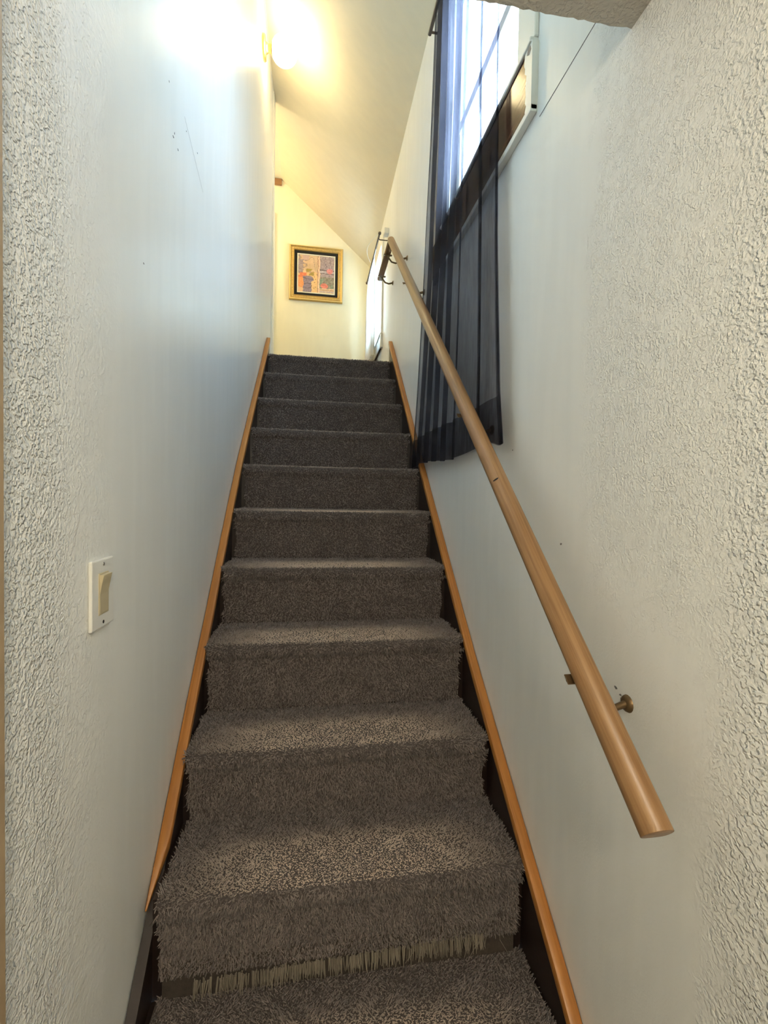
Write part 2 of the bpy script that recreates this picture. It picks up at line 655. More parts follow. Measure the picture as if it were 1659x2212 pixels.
def window(name, W, casing_far=True):
    y0, y1, z0, z1 = W
    w = empty(name, (XR, (y0 + y1) / 2, z0), kind='structure')
    fx0, fx1 = XR + 0.028, XR + 0.075
    mb = MB()
    s = 0.035
    mb.box(fx0, fx1, y0, y0 + s, z0, z1)
    mb.box(fx0, fx1, y1 - s, y1, z0, z1)
    mb.box(fx0, fx1, y0 + s, y1 - s, z0, z0 + s)
    mb.box(fx0, fx1, y0 + s, y1 - s, z1 - s, z1)
    mb.build('sash_frame', 'trim_white', w, bevel=0.003)
    zm = z0 + 0.31
    MB().box(fx0 - 0.004, fx1 - 0.004, y0 + s, y1 - s, zm, zm + 0.04).build('meeting_rail', 'trim_white', w, bevel=0.003)
    MB().box(fx0 + 0.02, fx0 + 0.024, y0 + s, y1 - s, z0 + s, zm).build('pane', 'pane_glass', w)
    MB().box(fx0 + 0.03, fx0 + 0.034, y0 + s, y1 - s, zm + 0.04, z1 - s).build('pane', 'pane_glass', w)
    cw = 0.10 if name == 'window_1' else 0.065
    for a, b in ((y0 - cw, y0), (y1, y1 + min(cw, YB - y1 - 0.02))):
        MB().box(XR - 0.012, XR, a, b, z0 - 0.005, z1 + cw).build('side_casing', 'trim_white', w, bevel=0.003)
    MB().box(XR - 0.012, XR, y0, y1, z1, z1 + cw).build('head_casing', 'trim_white', w, bevel=0.003)
    MB().box(XR - 0.022, XR + 0.03, y0 - cw * 0.98, y1 + min(cw, YB - y1 - 0.02), z0 - 0.018, z0 - 0.005).build('sill', 'trim_white', w, bevel=0.003)
    return w


w1 = window('window_1', W1)
# dark varnished apron under the stair window, with a jagged white painted end and lower edge
ap = MB().box(XR - 0.016, XR, 1.112, 2.05, 2.428, 2.582).build('apron', 'apron_wood', w1, bevel=0.002)
rs = np.random.RandomState(5)
zz = np.linspace(2.42, 2.583, 14)
jag = [(1.124 + float(rs.rand()) * 0.010 + (0.012 if z > 2.53 else 0), float(z)) for z in zz]
MB().prism([(1.098, 2.583), (1.098, 2.418)] + jag, 0, XR - 0.0175, XR).build('paint_edge', 'trim_white', ap)
MB().box(XR - 0.018, XR, 1.098, 2.05, 2.412, 2.430).build('paint_edge', 'trim_white', ap, bevel=0.002)
MB().prism([(1.104, 2.565), (1.108, 2.578), (1.122, 2.579), (1.126, 2.568), (1.115, 2.560)], 0, XR - 0.0182, XR - 0.016).build('paint_chip', 'chip', ap)
w2 = window('window_2', W2)
ap = MB().box(XR - 0.016, XR, 3.69, 4.36, 2.66, 2.762).build('apron', 'apron_wood', w2, bevel=0.002)
MB().box(XR - 0.018, XR, 3.66, 3.70, 2.655, 2.763).build('paint_edge', 'trim_white', ap, bevel=0.002)

# ------------------------------------------------------------------ staircase
stairs = empty('staircase', (0.1, 0.52, 0.0), 'steep straight staircase carpeted in shaggy grey brown between two white walls', 'staircase')
CXL, CXR = -0.311, 0.502


def cap_line(pts, y):
    for (a, za), (b, zb) in zip(pts, pts[1:]):
        if y <= b:
            return za + (zb - za) * (y - a) / (b - a)
    (a, za), (b, zb) = pts[-2:]
    return za + (zb - za) * (y - a) / (b - a)


CAPR = [(0.50, 0.183), (0.795, 0.443), (1.183, 0.752), (1.467, 0.985), (2.063, 1.515), (3.189, 2.545)]
CAPL = [(0.50, 0.060), (1.037, 0.556), (1.359, 0.862), (1.58, 1.052), (1.977, 1.422), (2.45, 1.842), (3.22, 2.52)]


def strip(pts, xin, xout, ztop, zbot, ys):
    """ribbon-like board following the stair pitch; xin/xout/ztop/zbot are functions of y"""
    mb = MB()
    vs, fs = [], []
    for y in ys:
        vs += [(xin(y), y, zbot(y)), (xin(y), y, ztop(y)), (xout(y), y, ztop(y)), (xout(y), y, zbot(y))]
    m = len(ys)
    for i in range(m - 1):
        for j in range(4):
            j2 = (j + 1) % 4
            fs.append((i * 4 + j, i * 4 + j2, (i + 1) * 4 + j2, (i + 1) * 4 + j))
    fs.append((0, 1, 2, 3))
    fs.append(tuple((m - 1) * 4 + j for j in (3, 2, 1, 0)))
    return mb.add(vs, fs)


CH = 0.030       # cap height measured vertically
ysr = list(np.linspace(0.50, 3.189, 24))
strip(None, lambda y: XR - 0.022, lambda y: XR - 0.0012, lambda y: cap_line(CAPR, y) - CH, lambda y: cap_line(CAPR, y) - 0.36, ysr).build('stringer', 'stringer_dark', stairs)
strip(None, lambda y: XR - 0.028, lambda y: XR - 0.0012, lambda y: cap_line(CAPR, y), lambda y: cap_line(CAPR, y) - CH, ysr).build('cap_moulding', 'cap_wood', stairs, bevel=0.004, smooth=True)
ysl = list(np.linspace(0.50, 3.22, 24))
strip(None, lambda y: xl(y) + 0.022, lambda y: xl(y) + 0.002, lambda y: cap_line(CAPL, y) - CH, lambda y: cap_line(CAPL, y) - 0.36, ysl).build('stringer', 'stringer_dark', stairs)
ysl = list(np.linspace(1.037, 3.22, 24))
strip(None, lambda y: xl(y) + 0.006 + 0.021 * min(1, (y - 1.037) / 0.10), lambda y: xl(y) + 0.002, lambda y: cap_line(CAPL, y), lambda y: cap_line(CAPL, y) - 0.004 - (CH - 0.004) * min(1, (y - 1.037) / 0.10), ysl).build('cap_moulding', 'cap_wood', stairs, bevel=0.003, smooth=True)

# wooden steps under the carpet
for k, (ny, nz) in enumerate(NOSE):
    zb = NOSE[k + 1][1] if k < 11 else 0.0
    yend = ny + RUN + 0.03 if k else 3.30
    MB().box(xl(ny) + 0.022, XR - 0.022, ny + 0.034, yend, zb - 0.03 if k < 11 else 0.0, nz - 0.016).build('step', 'stringer_dark', stairs)


def profile(k):
    """(y, z, ny, nz) samples of the carpet ground along one step: tread, rounded nosing, riser"""
    ny, nz = NOSE[k]
    zb = (NOSE[k + 1][1] if k < 11 else 0.0)
    g = nz - 0.010                       # ground of the pile on the tread
    r = 0.021
    yb_ = ny + RUN + 0.032 if k else 3.30
    pts = []
    c = (ny + 0.010 + r, g - r)
    for y in np.linspace(yb_, c[0], 14):
        # slight hollow where feet land
        pts.append((y, g, 0.0, 1.0))
    for a in np.linspace(0, 1, 12)[1:]:
        an = math.radians(90 + 150 * a)
        pts.append((c[0] + r * math.cos(an), c[1] + r * math.sin(an), math.cos(an), math.sin(an)))
    yl, zl = pts[-1][0], pts[-1][1]
    ry = ny + 0.024
    bot = zb - 0.002
    if k == 9:
        bot = zb + 0.044
    for t in np.linspace(0, 1, 16)[1:]:
        s = min(1.0, t * 3)
        pts.append((yl + (ry - yl) * s * (2 - s), zl + (bot - zl) * t, -1.0, 0.0))
    return np.array(pts)


def edge_x(k, is_riser, side, jitter):
    base = CXL if side < 0 else CXR
    ny = NOSE[k][0]
    if side < 0:
        base = xl(ny) + (0.030 if not is_riser else 0.037)
    else:
        base = XR - (0.026 if not is_riser else 0.038)
    return base + jitter


def carpet(k, spacing, seed):
    pr = profile(k)
    seglen = np.hypot(np.diff(pr[:, 0]), np.diff(pr[:, 1]))
    s = np.concatenate([[0], np.cumsum(seglen)])
    nz_ = NOSE[k][1]
    # ground cloth
    m = len(pr)
    NX = 22
    vs, fs = [], []
    riser = [(p[2] < -0.86) for p in pr]
    for i, p in enumerate(pr):
        xa = edge_x(k, riser[i], -1, 0.003)
        xb = edge_x(k, riser[i], 1, -0.003)
        for j in range(NX):
            t = j / (NX - 1)
            vs.append((xa + (xb - xa) * t, p[0], p[1]))
    for i in range(m - 1):
        for j in range(NX - 1):
            fs.append((i * NX + j, i * NX + j + 1, (i + 1) * NX + j + 1, (i + 1) * NX + j))
    g = MB().add(vs, fs).build('carpet', 'carpet_ground', stairs, fixn=False, smooth='all')
    # pile: every tuft a small bent, tapered, three-sided yarn
    rs = np.random.RandomState(seed)
    smax = s[-1]
    s0 = 0.0
    if k == 0:
        s0 = 0.0
    Ltot = smax - s0
    ns = int(Ltot / spacing)
    nx = int(0.80 / spacing)
    S, X = np.meshgrid((np.arange(ns) + 0.5) / ns, (np.arange(nx) + 0.5) / nx, indexing='ij')
    S = S.ravel() + rs.uniform(-0.5, 0.5, ns * nx) / ns
    X = X.ravel() + rs.uniform(-0.5, 0.5, ns * nx) / nx
    S = np.clip(S, 0, 1) * Ltot + s0
    X = np.clip(X, 0, 1)
    Y = np.interp(S, s, pr[:, 0]); Z = np.interp(S, s, pr[:, 1])
    N1 = np.interp(S, s, pr[:, 2]); N2 = np.interp(S, s, pr[:, 3])
    nl = np.hypot(N1, N2); N1 /= nl; N2 /= nl
    isr = N1 < -0.86
    ny = NOSE[k][0]
    xa = np.where(isr, edge_x(k, True, -1, 0.0), edge_x(k, False, -1, 0.0))
    xb = np.where(isr, edge_x(k, True, 1, 0.0), edge_x(k, False, 1, 0.0))
    wob = 0.003 * np.sin(Z * 61 + k) + 0.002 * np.sin(Y * 83 + 2 * k)
    XX = (xa + wob) + (xb - xa - wob * 0.3) * X
    n = len(XX)
    # flow field: pile direction wanders over a few centimetres, trodden flat in the middle of the treads
    fl = np.sin(XX * 37 + k * 1.7 + 3 * np.sin(S * 29)) + np.sin(S * 45 + 2.2 * np.sin(XX * 23 + k))
    fl2 = np.sin(XX * 71 - k + 2 * np.sin(S * 51)) + np.sin(S * 83 + XX * 40)
    ang = 0.55 * fl + 0.3 * fl2 + rs.normal(0, 0.8, n)
    # tangent frame
    Tx = np.stack([np.ones(n), np.zeros(n), np.zeros(n)], 1)
    Ts = np.stack([np.zeros(n), N2, -N1], 1) * -1.0       # down the step
    NN = np.stack([np.zeros(n), N1, N2], 1)
    lean = np.stack([np.zeros(n)] * 3, 1)
    lean = Tx * np.sin(ang)[:, None] + Ts * np.cos(ang)[:, None]
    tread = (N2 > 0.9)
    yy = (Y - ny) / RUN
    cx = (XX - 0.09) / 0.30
    wear_lit = np.exp(-(cx ** 4)) * np.exp(-((yy - 0.34) / 0.38) ** 4) * tread * (1.0 if k >= 5 else 0.5)  # foot wear, plus light painted onto the tread centres
    h = 0.0098 * (1 - 0.55 * wear_lit) * rs.uniform(0.75, 1.25, n) * (1 + 0.07 * np.clip(fl2, -1, 1))
    la = (0.55 + 0.35 * wear_lit) * rs.uniform(0.5, 1.3, n)
    rad = spacing * 0.58 * rs.uniform(0.75, 1.2, n)
    B = np.stack([XX, Y, Z], 1) - NN * 0.002
    Tp = B + NN * (h * (1.0 - 0.22 * la))[:, None] + lean * (h * la * 1.25)[:, None]
    a0 = rs.uniform(0, 6.28, n)
    V = np.empty((n, 6, 3))
    for j in range(3):
        an = a0 + j * 2.0944
        d = Tx * np.cos(an)[:, None] + Ts * np.sin(an)[:, None]
        an2 = an + 0.9
        d2 = Tx * np.cos(an2)[:, None] + Ts * np.sin(an2)[:, None]
        V[:, j] = B + d * rad[:, None]
        V[:, 3 + j] = Tp + d2 * (rad * 0.5)[:, None]
    V -= np.array(root_loc(stairs))
    quads = np.array([(j, (j + 1) % 3, 3 + (j + 1) % 3, 3 + j) for j in range(3)])
    F4 = (quads[None] + (np.arange(n) * 6)[:, None, None]).reshape(-1, 4)
    F3 = np.array([3, 4, 5])[None] + (np.arange(n) * 6)[:, None]
    loops = np.concatenate([F4.ravel(), F3.ravel()]).astype(np.int32)
    starts = np.concatenate([np.arange(len(F4)) * 4, len(F4) * 4 + np.arange(len(F3)) * 3]).astype(np.int32)
    me = bpy.data.meshes.new('carpet_pile')
    me.vertices.add(n * 6)
    me.vertices.foreach_set('co', V.reshape(-1).astype(np.float32))
    me.loops.add(len(loops))
    me.loops.foreach_set('vertex_index', loops)
    me.polygons.add(len(starts))
    me.polygons.foreach_set('loop_start', starts)
    me.polygons.foreach_set('use_smooth', np.ones(len(starts), dtype=bool))
    me.update(calc_edges=True)
    wa = me.attributes.new('trodden_lit', 'FLOAT', 'POINT')
    wa.data.foreach_set('value', np.repeat(wear_lit.astype(np.float32), 6))
    me.materials.append(MATS['pile'])
    o = bpy.data.objects.new('carpet_pile', me)
    COL.objects.link(o)
    o.parent = g
    tag(o, 'shaggy grey brown carpet pile', kind='stuff')
    return n


SPC = {0: 0.0062, 1: 0.0056, 2: 0.0054, 3: 0.0052, 4: 0.0049, 5: 0.0046, 6: 0.0043, 7: 0.0040, 8: 0.0036, 9: 0.0033, 10: 0.0034, 11: 0.008}
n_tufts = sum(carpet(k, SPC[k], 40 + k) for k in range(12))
print('tufts', n_tufts)

# torn lower edge of the second lowest riser in view: bare backing strip and a fringe of pale threads
ny, nz = NOSE[9]
zb = NOSE[10][1]
MB().box(-0.30, 0.49, ny + 0.022, ny + 0.034, zb - 0.005, zb + 0.075).build('bare_riser', 'backing', stairs)
rs = np.random.RandomState(12)
mb = MB()
for i in range(430):
    t = rs.rand()
    x = -0.235 + 0.645 * t
    z0 = zb + 0.034 + 0.020 * t + rs.normal(0, 0.002)
    ln = rs.uniform(0.016, 0.034)
    y0 = ny + 0.014 + rs.normal(0, 0.002)
    dx = rs.normal(0, 0.003)
    mb.tube([(x, y0, z0), (x + dx * 0.4, y0 - 0.006, z0 - ln * 0.5), (x + dx, y0 - 0.009, z0 - ln)], [0.0014, 0.0012, 0.0006], seg=4)
for i in range(12):
    x = rs.uniform(0.20, 0.46)
    z0 = zb + 0.075
    ln = rs.uniform(0.03, 0.06)
    y0 = ny + 0.008
    mb.tube([(x, y0, z0), (x + rs.normal(0, .006), y0 - 0.005, z0 - ln * 0.5), (x + rs.normal(0, .01), y0 - 0.008, z0 - ln)], 0.0005, seg=4)
tag(mb.build('frayed_fringe', 'frayed', stairs), 'pale frayed threads along a torn carpet edge', kind='stuff')

# ------------------------------------------------------------------ handrail
RX = 0.455
RA, RB, RC = Vector((RX, 0.533, 1.016)), Vector((RX, 2.84, 3.034)), Vector((RX, 3.30, 3.012))
hr = empty('handrail', (RX, 0.533, 1.016), 'round wooden handrail with brass brackets along the right wall', 'handrail')
rr = 0.0218


def rail_tube(a, b, r, nseg=24, flat=True):
    """round rail with slightly flattened underside"""
    a, b = Vector(a), Vector(b)
    t = (b - a).normalized()
    side = Vector((1, 0, 0))
    upv = side.cross(t)
    mb = MB()
    vs, fs = [], []
    for p in (a, b):
        for s in range(nseg):
            an = 2 * math.pi * s / nseg
            c, sn = math.cos(an), math.sin(an)
            if sn < -0.62:
                sn = -0.62 - (-(sn) - 0.62) * 0.25
            vs.append(p + side * c * r + upv * sn * r)
    for s in range(nseg):
        s2 = (s + 1) % nseg
        fs.append((s, s2, nseg + s2, nseg + s))
    fs.append(tuple(range(nseg))[::-1])
    fs.append(tuple(range(nseg, 2 * nseg)))
    return mb.add(vs, fs)


d1 = (RB - RA).normalized()
rail_tube(RA, RB, rr).build('rail', 'rail_wood', hr, smooth=True, bevel=0.001)
knot_p = RA + d1 * ((1.077 - 0.533) / d1.y)
kn = Vector((-0.75, -0.45, 0.5)).normalized()
kn = (kn - d1 * kn.dot(d1)).normalized()
mb = MB()
kc = knot_p + kn * (rr - 0.0006)
kt = kn.cross(d1)
mb.add([kc + (kt * math.cos(a) * 0.008 + d1 * math.sin(a) * 0.003) + kn * (0.0009 if i % 2 else 0.0007) for i, a in enumerate(np.linspace(0, 2 * math.pi, 13)[:-1])], [tuple(range(12))])
mb.build('knot', 'hole_dark', hr)
rail_tube(RB + Vector((0, 0.004, -0.008)), RC, rr * 0.92).build('landing_rail', 'rail_under', hr, smooth=True, bevel=0.001)


def bracket(p, dirv, screw_side=True):
    """wall plate, curved arm, saddle strap under the rail with a screw"""
    p = Vector(p)
    n = Vector((1, 0, 0))
    u = Vector(dirv).normalized()
    upv = n.cross(u)
    if upv.z < 0:
        upv = -upv
    wz = p.z - 0.055
    mb = MB()
    mb.lathe([(-0.006, 0.009), (-0.004, 0.013), (0.0, 0.015)], (XR, p.y, wz), 0, 16)
    mb.add([], [])
    b = mb.build('bracket', 'dull_brass', hr, smooth=True)
    mb = MB()
    arm = [(XR - 0.004, p.y, wz), (XR - 0.03, p.y, wz - 0.008), (RX + 0.025, p.y, wz - 0.002), (RX + 0.004, p.y, p.z - rr - 0.010), (RX, p.y, p.z - rr - 0.002)]
    mb.tube(arm, [0.006, 0.0055, 0.005, 0.0055, 0.007], 10)
    mb.build('arm', 'dull_brass', b, smooth=True)
    c = p - upv * (rr * 0.78)
    mb = MB()
    hw, hl, th = 0.027, 0.009, 0.0025
    vs = [c + n * sx_ * hw + u * su * hl - upv * (th * sv) for sx_ in (-1, 1) for su in (-1, 1) for sv in (0, 1)]
    mb.add(vs, [(0, 1, 3, 2), (4, 6, 7, 5), (0, 4, 5, 1), (2, 3, 7, 6), (0, 2, 6, 4), (1, 5, 7, 3)])
    mb.build('strap', 'dull_brass', b, bevel=0.0008)
    mb = MB()
    mb.tube([c - n * 0.022 - upv * 0.002, c - n * 0.022 - upv * 0.007], [0.0045, 0.003], 10)
    mb.build('screw', 'steel', b, smooth=True)
    return b


for y in (0.704, 1.338, 2.269, 2.72):
    pt = RA + d1 * ((y - RA.y) / d1.y)
    bracket(pt, d1)
d2 = (RC - RB).normalized()
for y in (2.955, 3.215):
    bracket(RB + Vector((0, 0, -0.008)) + d2 * ((y - RB.y) / d2.y), d2)

# ------------------------------------------------------------------ black sheer curtain


def lerp_tab(tab, z):
    return float(np.interp(z, [a for a, b in tab], [b for a, b in tab]))


NEAR = [(1.60, 1.168), (1.75, 1.200), (2.2, 1.245), (2.73, 1.277), (3.56, 1.30)]
FAR = [(1.60, 2.335), (1.9, 2.26), (2.48, 2.135), (3.0, 2.06), (3.56, 2.02)]


def curtain_grid(zs, NT, xoff, t0=0.0, t1=1.0):
    vs, fs = [], []
    for i, z in enumerate(zs):
        yn, yf = lerp_tab(NEAR, z), lerp_tab(FAR, z)
        for j in range(NT):
            t = t0 + (t1 - t0) * j / (NT - 1)
            dens = 1 / (1 + math.exp(-(t - 0.40) * 26))
            edge = 1 / (1 + math.exp(-(t - 0.90) * 40))
            dens2 = dens * (1 - 0.75 * edge)
            ph = 2 * math.pi * (2.3 * t + 6.0 * max(0, t - 0.36)) + 0.5 * math.sin(z * 2.1 + 5 * t) + 0.35 * math.sin(z * 4.7 + 11 * t)
            A = 0.0055 + 0.0105 * dens2
            x = 0.502 + A * math.sin(ph) + 0.003 * math.sin(7 * t + 3.1 * z) * (1 - dens)
            y = yn + (yf - yn) * t + 0.020 * dens2 * math.cos(ph * 1.0 + 0.4)
            zz = z
            if i == len(zs) - 1:
                pass
            vs.append((x + xoff, y, zz + (0.010 * math.sin(9 * t + 1.0) - 0.018 * math.exp(-((t - 0.02) / 0.05) ** 2)) * max(0, 1 - (z - 1.6) / 0.2)))
    for i in range(len(zs) - 1):
        for j in range(NT - 1):
            fs.append((i * NT + j, i * NT + j + 1, (i + 1) * NT + j + 1, (i + 1) * NT + j))
    return MB().add(vs, fs)


cu = empty('curtain', (0.5, 1.7, 1.61), 'long black sheer curtain hanging over the stair window, partly behind the handrail', 'curtain')
curtain_grid(list(np.linspace(3.56, 1.612, 70)), 200, 0.0).build('panel', 'black_sheer', cu, smooth='all', fixn=False)
curtain_grid(list(np.linspace(1.742, 1.610, 10)), 200, -0.0016).build('hem', 'black_sheer', cu, smooth='all', fixn=False)
curtain_grid(list(np.linspace(3.56, 1.612, 60)), 4, -0.0014, 0.0, 0.028).build('side_hem', 'black_sheer', cu, smooth='all', fixn=False)
for q in (1, 2):
    curtain_grid(list(np.linspace(3.56, 1.612, 60)), 3, -0.0014 * (q + 1), 0.0, 0.012).build('side_hem', 'black_sheer', cu, smooth='all', fixn=False)
for q in range(3):      # narrow pleat pressed into the panel
    curtain_grid(list(np.linspace(3.56, 1.64, 60)), 4, -0.0016 * (q + 1), 0.160 - 0.002 * q, 0.174 + 0.003 * q).build('pleat', 'black_sheer', cu, smooth='all', fixn=False)
mb = MB().tube([(0.500, 1.05, 3.575), (0.500, 2.12, 3.575)], 0.009, 12)
mb.tube([(0.500, 1.06, 3.575), (XR, 1.06, 3.575)], 0.005, 8)
mb.tube([(0.500, 2.11, 3.575), (XR, 2.11, 3.575)], 0.005, 8)
mb.build('rod', 'rod_brown', cu, smooth=True)

# ------------------------------------------------------------------ white curtain on the landing window
rod = empty('curtain_rod', (0.46, 3.80, 3.388), 'thin dark curtain rod over the bright landing window', 'curtain rod')
MB().tube([(0.46, 3.40, 3.388), (0.46, 4.19, 3.388)], 0.0065, 10).build('rod', 'rod_brown', rod, smooth=True)
for y in (3.40, 4.19):
    MB().lathe([(-0.012, 0.006), (-0.006, 0.011), (0.006, 0.011), (0.012, 0.006)], (0.46, y, 3.388), 1, 12).build('finial', 'rod_brown', rod, smooth=True)
for y in (3.46, 4.12):
    MB().tube([(XR, y, 3.375), (0.47, y, 3.375), (0.46, y, 3.382)], 0.004, 8).build('rod_bracket', 'rod_brown', rod, smooth=True)
MB().box(0.50, XR, 3.44, 3.50, 3.42, 3.46).build('end_block', 'trim_white', rod, bevel=0.003)
wc = empty('white_curtain', (0.47, 3.9, 2.70), 'white sheer lace edged curtain glowing in the landing window', 'curtain')
vs, fs = [], []
zs = np.linspace(3.392, 2.62, 30)
NT = 80
for i, z in enumerate(zs):
    for j in range(NT):
        t = j / (NT - 1)
        ph = 2 * math.pi * 9 * t + 0.4 * math.sin(5 * z + 7 * t)
        vs.append((0.468 + (0.004 + 0.010 * min(1, (3.39 - z) * 6)) * math.sin(ph), 3.74 + 0.44 * t + 0.05 * (3.39 - z) / 0.7 * t, z))
for i in range(len(zs) - 1):
    for j in range(NT - 1):
        fs.append((i * NT + j, i * NT + j + 1, (i + 1) * NT + j + 1, (i + 1) * NT + j))
MB().add(vs, fs).build('panel', 'white_sheer', wc, smooth='all', fixn=False)
mb = MB()
for i in range(26):
    z = 3.30 - i * 0.025
    mb.lathe([(-0.001, 0.010), (0.001, 0.010)], (0.466, 4.185 + 0.05 * (3.39 - z) / 0.7, z), 0, 10)
mb.build('lace_edge', 'white_sheer', wc)
mb = MB()
loop = [(0.44 + 0.0 * t, 3.46 + 0.42 * t, 3.40 - 0.06 * math.sin(math.pi * t) - 0.0 * t) for t in np.linspace(0, 1, 12)]
loop = [(0.445 - 0.05 * math.sin(math.pi * t), 3.42 + 0.40 * t, 3.385) for t in np.linspace(0, 1, 14)]
mb.tube(loop, 0.0022, 6)
tag(mb.build('pull_cord', 'cord_white'), 'thin white cord looping off the landing curtain rod', 'cord')

# ------------------------------------------------------------------ light switch
sw = empty('light_switch', (xl(0.82), 0.825, 1.286), 'white wall switch plate with an almond rocker on the left wall', 'light switch')
sx0 = xl(0.82)
SY0, SY1, SZ0, SZ1 = 0.784, 0.866, 1.230, 1.343
pl = MB().box(sx0, sx0 + 0.006, SY0, SY1, SZ0, SZ1).build('plate', 'plate_white', sw, bevel=0.0022, seg=2)
cy = (SY0 + SY1) / 2
cz = (SZ0 + SZ1) / 2
MB().box(sx0 + 0.001, sx0 + 0.0068, cy - 0.0185, cy + 0.0185, cz - 0.0345, cz + 0.0345).build('switch_frame', 'almond', sw, bevel=0.0008)
ro = MB()
ro.prism([(sx0 + 0.004, cz - 0.032), (sx0 + 0.0075, cz - 0.032), (sx0 + 0.0072, cz), (sx0 + 0.0135, cz + 0.032), (sx0 + 0.004, cz + 0.032)], 1, cy - 0.016, cy + 0.016)
# prism along Y takes (x, z) outlines
ro.build('rocker', 'almond', sw, bevel=0.0006)
MB().lathe([(0.0, 0.0028), (0.0008, 0.0028), (0.0012, 0.0018)], (sx0 + 0.006, cy, cz + 0.048), 0, 12).build('screw', 'steel', sw)
MB().lathe([(0.0, 0.0030), (0.0003, 0.0030)], (sx0 + 0.006, cy, cz - 0.048), 0, 12).build('screw_hole', 'hole_dark', sw)

# ------------------------------------------------------------------ globe wall lamp
LY, LZ = 2.90, 4.11
wx = xl(LY)
lamp = empty('wall_lamp', (wx, LY, LZ), 'lit white glass globe lamp on a brass wall plate near the ceiling', 'lamp')
MB().lathe([(0.0, 0.064), (0.010, 0.064), (0.016, 0.058), (0.018, 0.03), (0.030, 0.022), (0.046, 0.024), (0.050, 0.036), (0.054, 0.036)], (wx, LY, LZ), 0, 40).build('back_plate', 'brass', lamp, smooth=True)
R = 0.078
gc = wx + 0.050 + R * 0.94
prof = []
for a in np.linspace(math.radians(20), math.radians(180), 28):
    prof.append((-R * math.cos(a), max(0.0005, R * math.sin(a))))
MB().lathe(prof, (gc, LY, LZ), 0, 40).build('globe', 'globe_glass', lamp, smooth='all')

# ------------------------------------------------------------------ framed picture
PX0, PX1, PZ0, PZ1 = -0.238, 0.257, 3.290, 3.792
pic = empty('framed_picture', ((PX0 + PX1) / 2, YB, PZ0), 'small square still life painting in an ornate gold frame with black mat', 'picture')


def ring(mb, x0, x1, z0, z1, prof):
    """mitred moulding: prof = (inset from the outer edge, depth towards the room)"""
    vs, fs = [], []
    n = len(prof)
    for d, h in prof:
        vs += [(x0 + d, YB - h, z0 + d), (x1 - d, YB - h, z0 + d), (x1 - d, YB - h, z1 - d), (x0 + d, YB - h, z1 - d)]
    for i in range(n):
        i2 = (i + 1) % n
        for c in range(4):
            c2 = (c + 1) % 4
            fs.append((i * 4 + c, i * 4 + c2, i2 * 4 + c2, i2 * 4 + c))
    return mb.add(vs, fs)


ring(MB(), PX0, PX1, PZ0, PZ1, [(0, 0.001), (0, 0.018), (0.004, 0.026), (0.012, 0.028), (0.017, 0.023), (0.022, 0.020), (0.036, 0.021), (0.040, 0.025), (0.045, 0.022), (0.046, 0.008), (0.046, 0.001)]).build('frame', 'gold', pic)
ring(MB(), PX0 + 0.0045, PX1 - 0.0045, PZ0 + 0.0045, PZ1 - 0.0045, [(0, 0.0255), (0.001, 0.029), (0.006, 0.029), (0.007, 0.0255)]).build('outer_bead', 'pale_gold', pic)
mb = MB()
bd = 0.0295
cnt = 30
for side in range(4):
    for i in range(cnt):
        t = (i + 0.5) / cnt
        if side < 2:
            x = PX0 + bd + (PX1 - PX0 - 2 * bd) * t
            z = PZ0 + bd if side == 0 else PZ1 - bd
        else:
            z = PZ0 + bd + (PZ1 - PZ0 - 2 * bd) * t
            x = PX0 + bd if side == 2 else PX1 - bd
        mb.lathe([(-0.0255, 0.002), (-0.0245, 0.0042), (-0.020, 0.0055)], (x, YB, z), 1, 8)
tag(mb.build('beading', 'pale_gold', pic, smooth=True), kind='stuff')
MB().box(PX0 + 0.044, PX1 - 0.044, YB - 0.008, YB - 0.004, PZ0 + 0.044, PZ1 - 0.044).build('mat_board', 'mat_black', pic)
MI = 0.072
ring(MB(), PX0 + MI, PX1 - MI, PZ0 + MI, PZ1 - MI, [(0, 0.006), (0, 0.012), (0.003, 0.0135), (0.009, 0.012), (0.010, 0.006)]).build('fillet', 'fillet', pic)
# the canvas: brushwork held in a grid of small flat dabs of paint
ax0, ax1, az0, az1 = PX0 + MI + 0.009, PX1 - MI - 0.009, PZ0 + MI + 0.009, PZ1 - MI - 0.009
GW, GH = 84, 88
rs = np.random.RandomState(21)


def sm(v, a, b):
    t = min(1, max(0, (v - a) / (b - a)))
    return t * t * (3 - 2 * t)


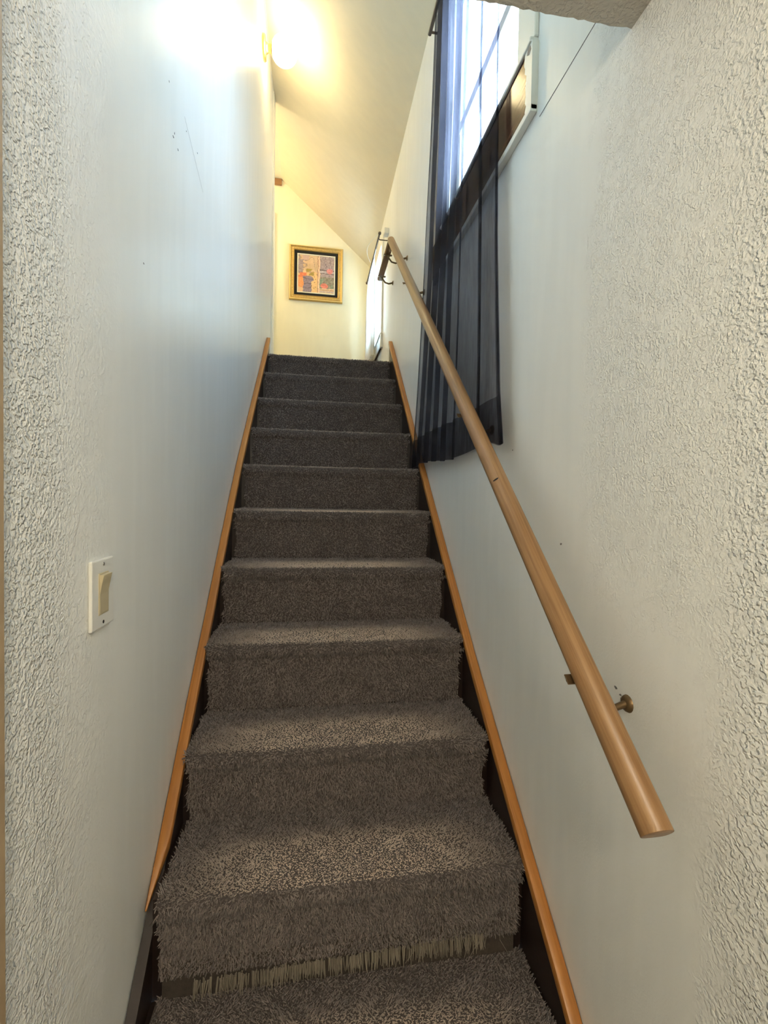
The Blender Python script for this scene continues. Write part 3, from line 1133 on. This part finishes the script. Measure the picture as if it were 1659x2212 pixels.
def paint(u, v):
    """u right, v down, 0..1; display colours 0..1"""
    nz3 = mnoise.noise(Vector((u * 9, v * 9, 1.3)))
    nz4 = mnoise.noise(Vector((u * 26, v * 20, 4.1)))
    u = min(1, max(0, u + 0.016 * nz3 + 0.010 * nz4))
    v = min(1, max(0, v + 0.014 * mnoise.noise(Vector((u * 11, v * 11, 7.7)))))
    wv = u + 0.015 * nz3
    # ochre plaster wall
    c = np.array((0.93, 0.74, 0.50)) + 0.06 * nz3
    c = c * (1 - sm(v, 0.0, 0.5) * 0.0)
    if v < 0.45:
        c = np.array((0.84, 0.70, 0.55)) + 0.07 * nz3
    # pale blossoms and grey violet branches upper left
    if u < 0.5 and v < 0.5:
        b1 = abs(math.sin(13 * u + 5 * v + 2.0 * nz3))
        if b1 < 0.22 and u < 0.34:
            c = np.array((0.52, 0.46, 0.50))
        b2 = abs(math.sin(8 * v - 9 * u * u + 2.4 * nz3))
        if b2 < 0.10:
            c = np.array((0.58, 0.49, 0.42))
        if u < 0.13 and v > 0.12:
            c = np.array((0.60, 0.53, 0.55)) + 0.12 * nz4
        if 0.12 < u < 0.30 and v < 0.13:
            c = np.array((0.80, 0.66, 0.64))
    # dabs of leaves on the wall
    if 0.26 < u < 0.55 and 0.36 < v < 0.95 and nz4 > 0.38:
        c = np.array((0.52, 0.38, 0.18))
    if 0.22 < u < 0.44 and 0.36 < v < 0.55 and math.sin(40 * v + 16 * u + 3 * nz3) > 0.35:
        c = np.array((0.62, 0.52, 0.22))
    # orange red pot and drape at left
    if u < 0.23 and v > 0.47 and (u > 0.04 or v > 0.56):
        c = np.array((0.90, 0.45, 0.30)) + 0.08 * nz4
        if v > 0.60:
            c = np.array((0.94, 0.58, 0.34)) + 0.08 * nz4
        if v > 0.88:
            c = np.array((0.90, 0.72, 0.54))
    # slate violet tall vase with a lip
    xl_, xr_ = 0.15 - 0.05 * (v - 0.6), 0.37
    if 0.56 < v < 0.72:
        xr_ = 0.37 + 0.07 * sm(v, 0.56, 0.66) * (1 - sm(v, 0.67, 0.71))
    if v > 0.56 + 0.8 * (u - 0.25) ** 2 and xl_ < wv < xr_:
        c = np.array((0.50, 0.45, 0.54)) + 0.10 * nz4
        if math.sin(52 * v + 2 * nz3) > 0.86:
            c = np.array((0.36, 0.32, 0.40))
    # window: jamb, panes, sill
    if 0.535 < u < 0.60:
        c = np.array((0.94, 0.78, 0.64)) if u > 0.555 else np.array((0.66, 0.48, 0.38))
    if u >= 0.60:
        c = np.array((0.62, 0.55, 0.57)) + 0.14 * nz4
        if abs(math.sin(21 * u + 1.5 * nz3)) < 0.2 and v < 0.36:
            c = np.array((0.45, 0.40, 0.44))
        if 0.355 < v < 0.385 or (0.455 < v < 0.475):
            c = np.array((0.34, 0.29, 0.32))
        if 0.39 < v < 0.455:
            c = np.array((0.70, 0.66, 0.70)) + 0.1 * nz4
        if v > 0.56:
            c = np.array((0.50, 0.48, 0.42)) + 0.20 * nz4
        if v > 0.60 and nz3 > 0.15:
            c = np.array((0.45, 0.53, 0.46)) + 0.14 * nz4
        if (u - 0.88) ** 2 / 0.008 + (v - 0.39) ** 2 / 0.006 < 1:
            c = np.array((0.86, 0.50, 0.50)) + 0.1 * nz4
        if (u - 0.73) ** 2 / 0.010 + (v - 0.80) ** 2 / 0.006 < 1:
            c = np.array((0.88, 0.46, 0.40)) + 0.1 * nz4
        if v > 0.87:
            c = np.array((0.90, 0.76, 0.60))
        if 0.90 < v < 0.92:
            c = np.array((0.66, 0.50, 0.40))
        if v > 0.945:
            c = np.array((0.70, 0.62, 0.64)) if v < 0.975 else np.array((0.88, 0.78, 0.58))
    c = c * 0.82 + np.array((0.80, 0.66, 0.52)) * 0.18
    return np.clip(c + rs.normal(0, 0.025), 0, 1) ** 2.2


vs, fs, cols = [], [], []
for i in range(GH + 1):
    for j in range(GW + 1):
        vs.append((ax0 + (ax1 - ax0) * j / GW, YB - 0.0085 - 0.0004 * abs(mnoise.noise(Vector((j * .4, i * .4, 0)))), az1 - (az1 - az0) * i / GH))
for i in range(GH):
    for j in range(GW):
        a = i * (GW + 1) + j
        fs.append((a, a + GW + 1, a + GW + 2, a + 1))
        cols.append(paint((j + 0.5) / GW, (i + 0.5) / GH))
po = MB().add(vs, fs).build('canvas', 'painted_canvas', pic, fixn=False)
at = po.data.color_attributes.new('paint', 'FLOAT_COLOR', 'CORNER')
buf = np.ones((len(cols), 4, 4), dtype=np.float32)
buf[:, :, :3] = np.array(cols)[:, None, :]
at.data.foreach_set('color', buf.reshape(-1))
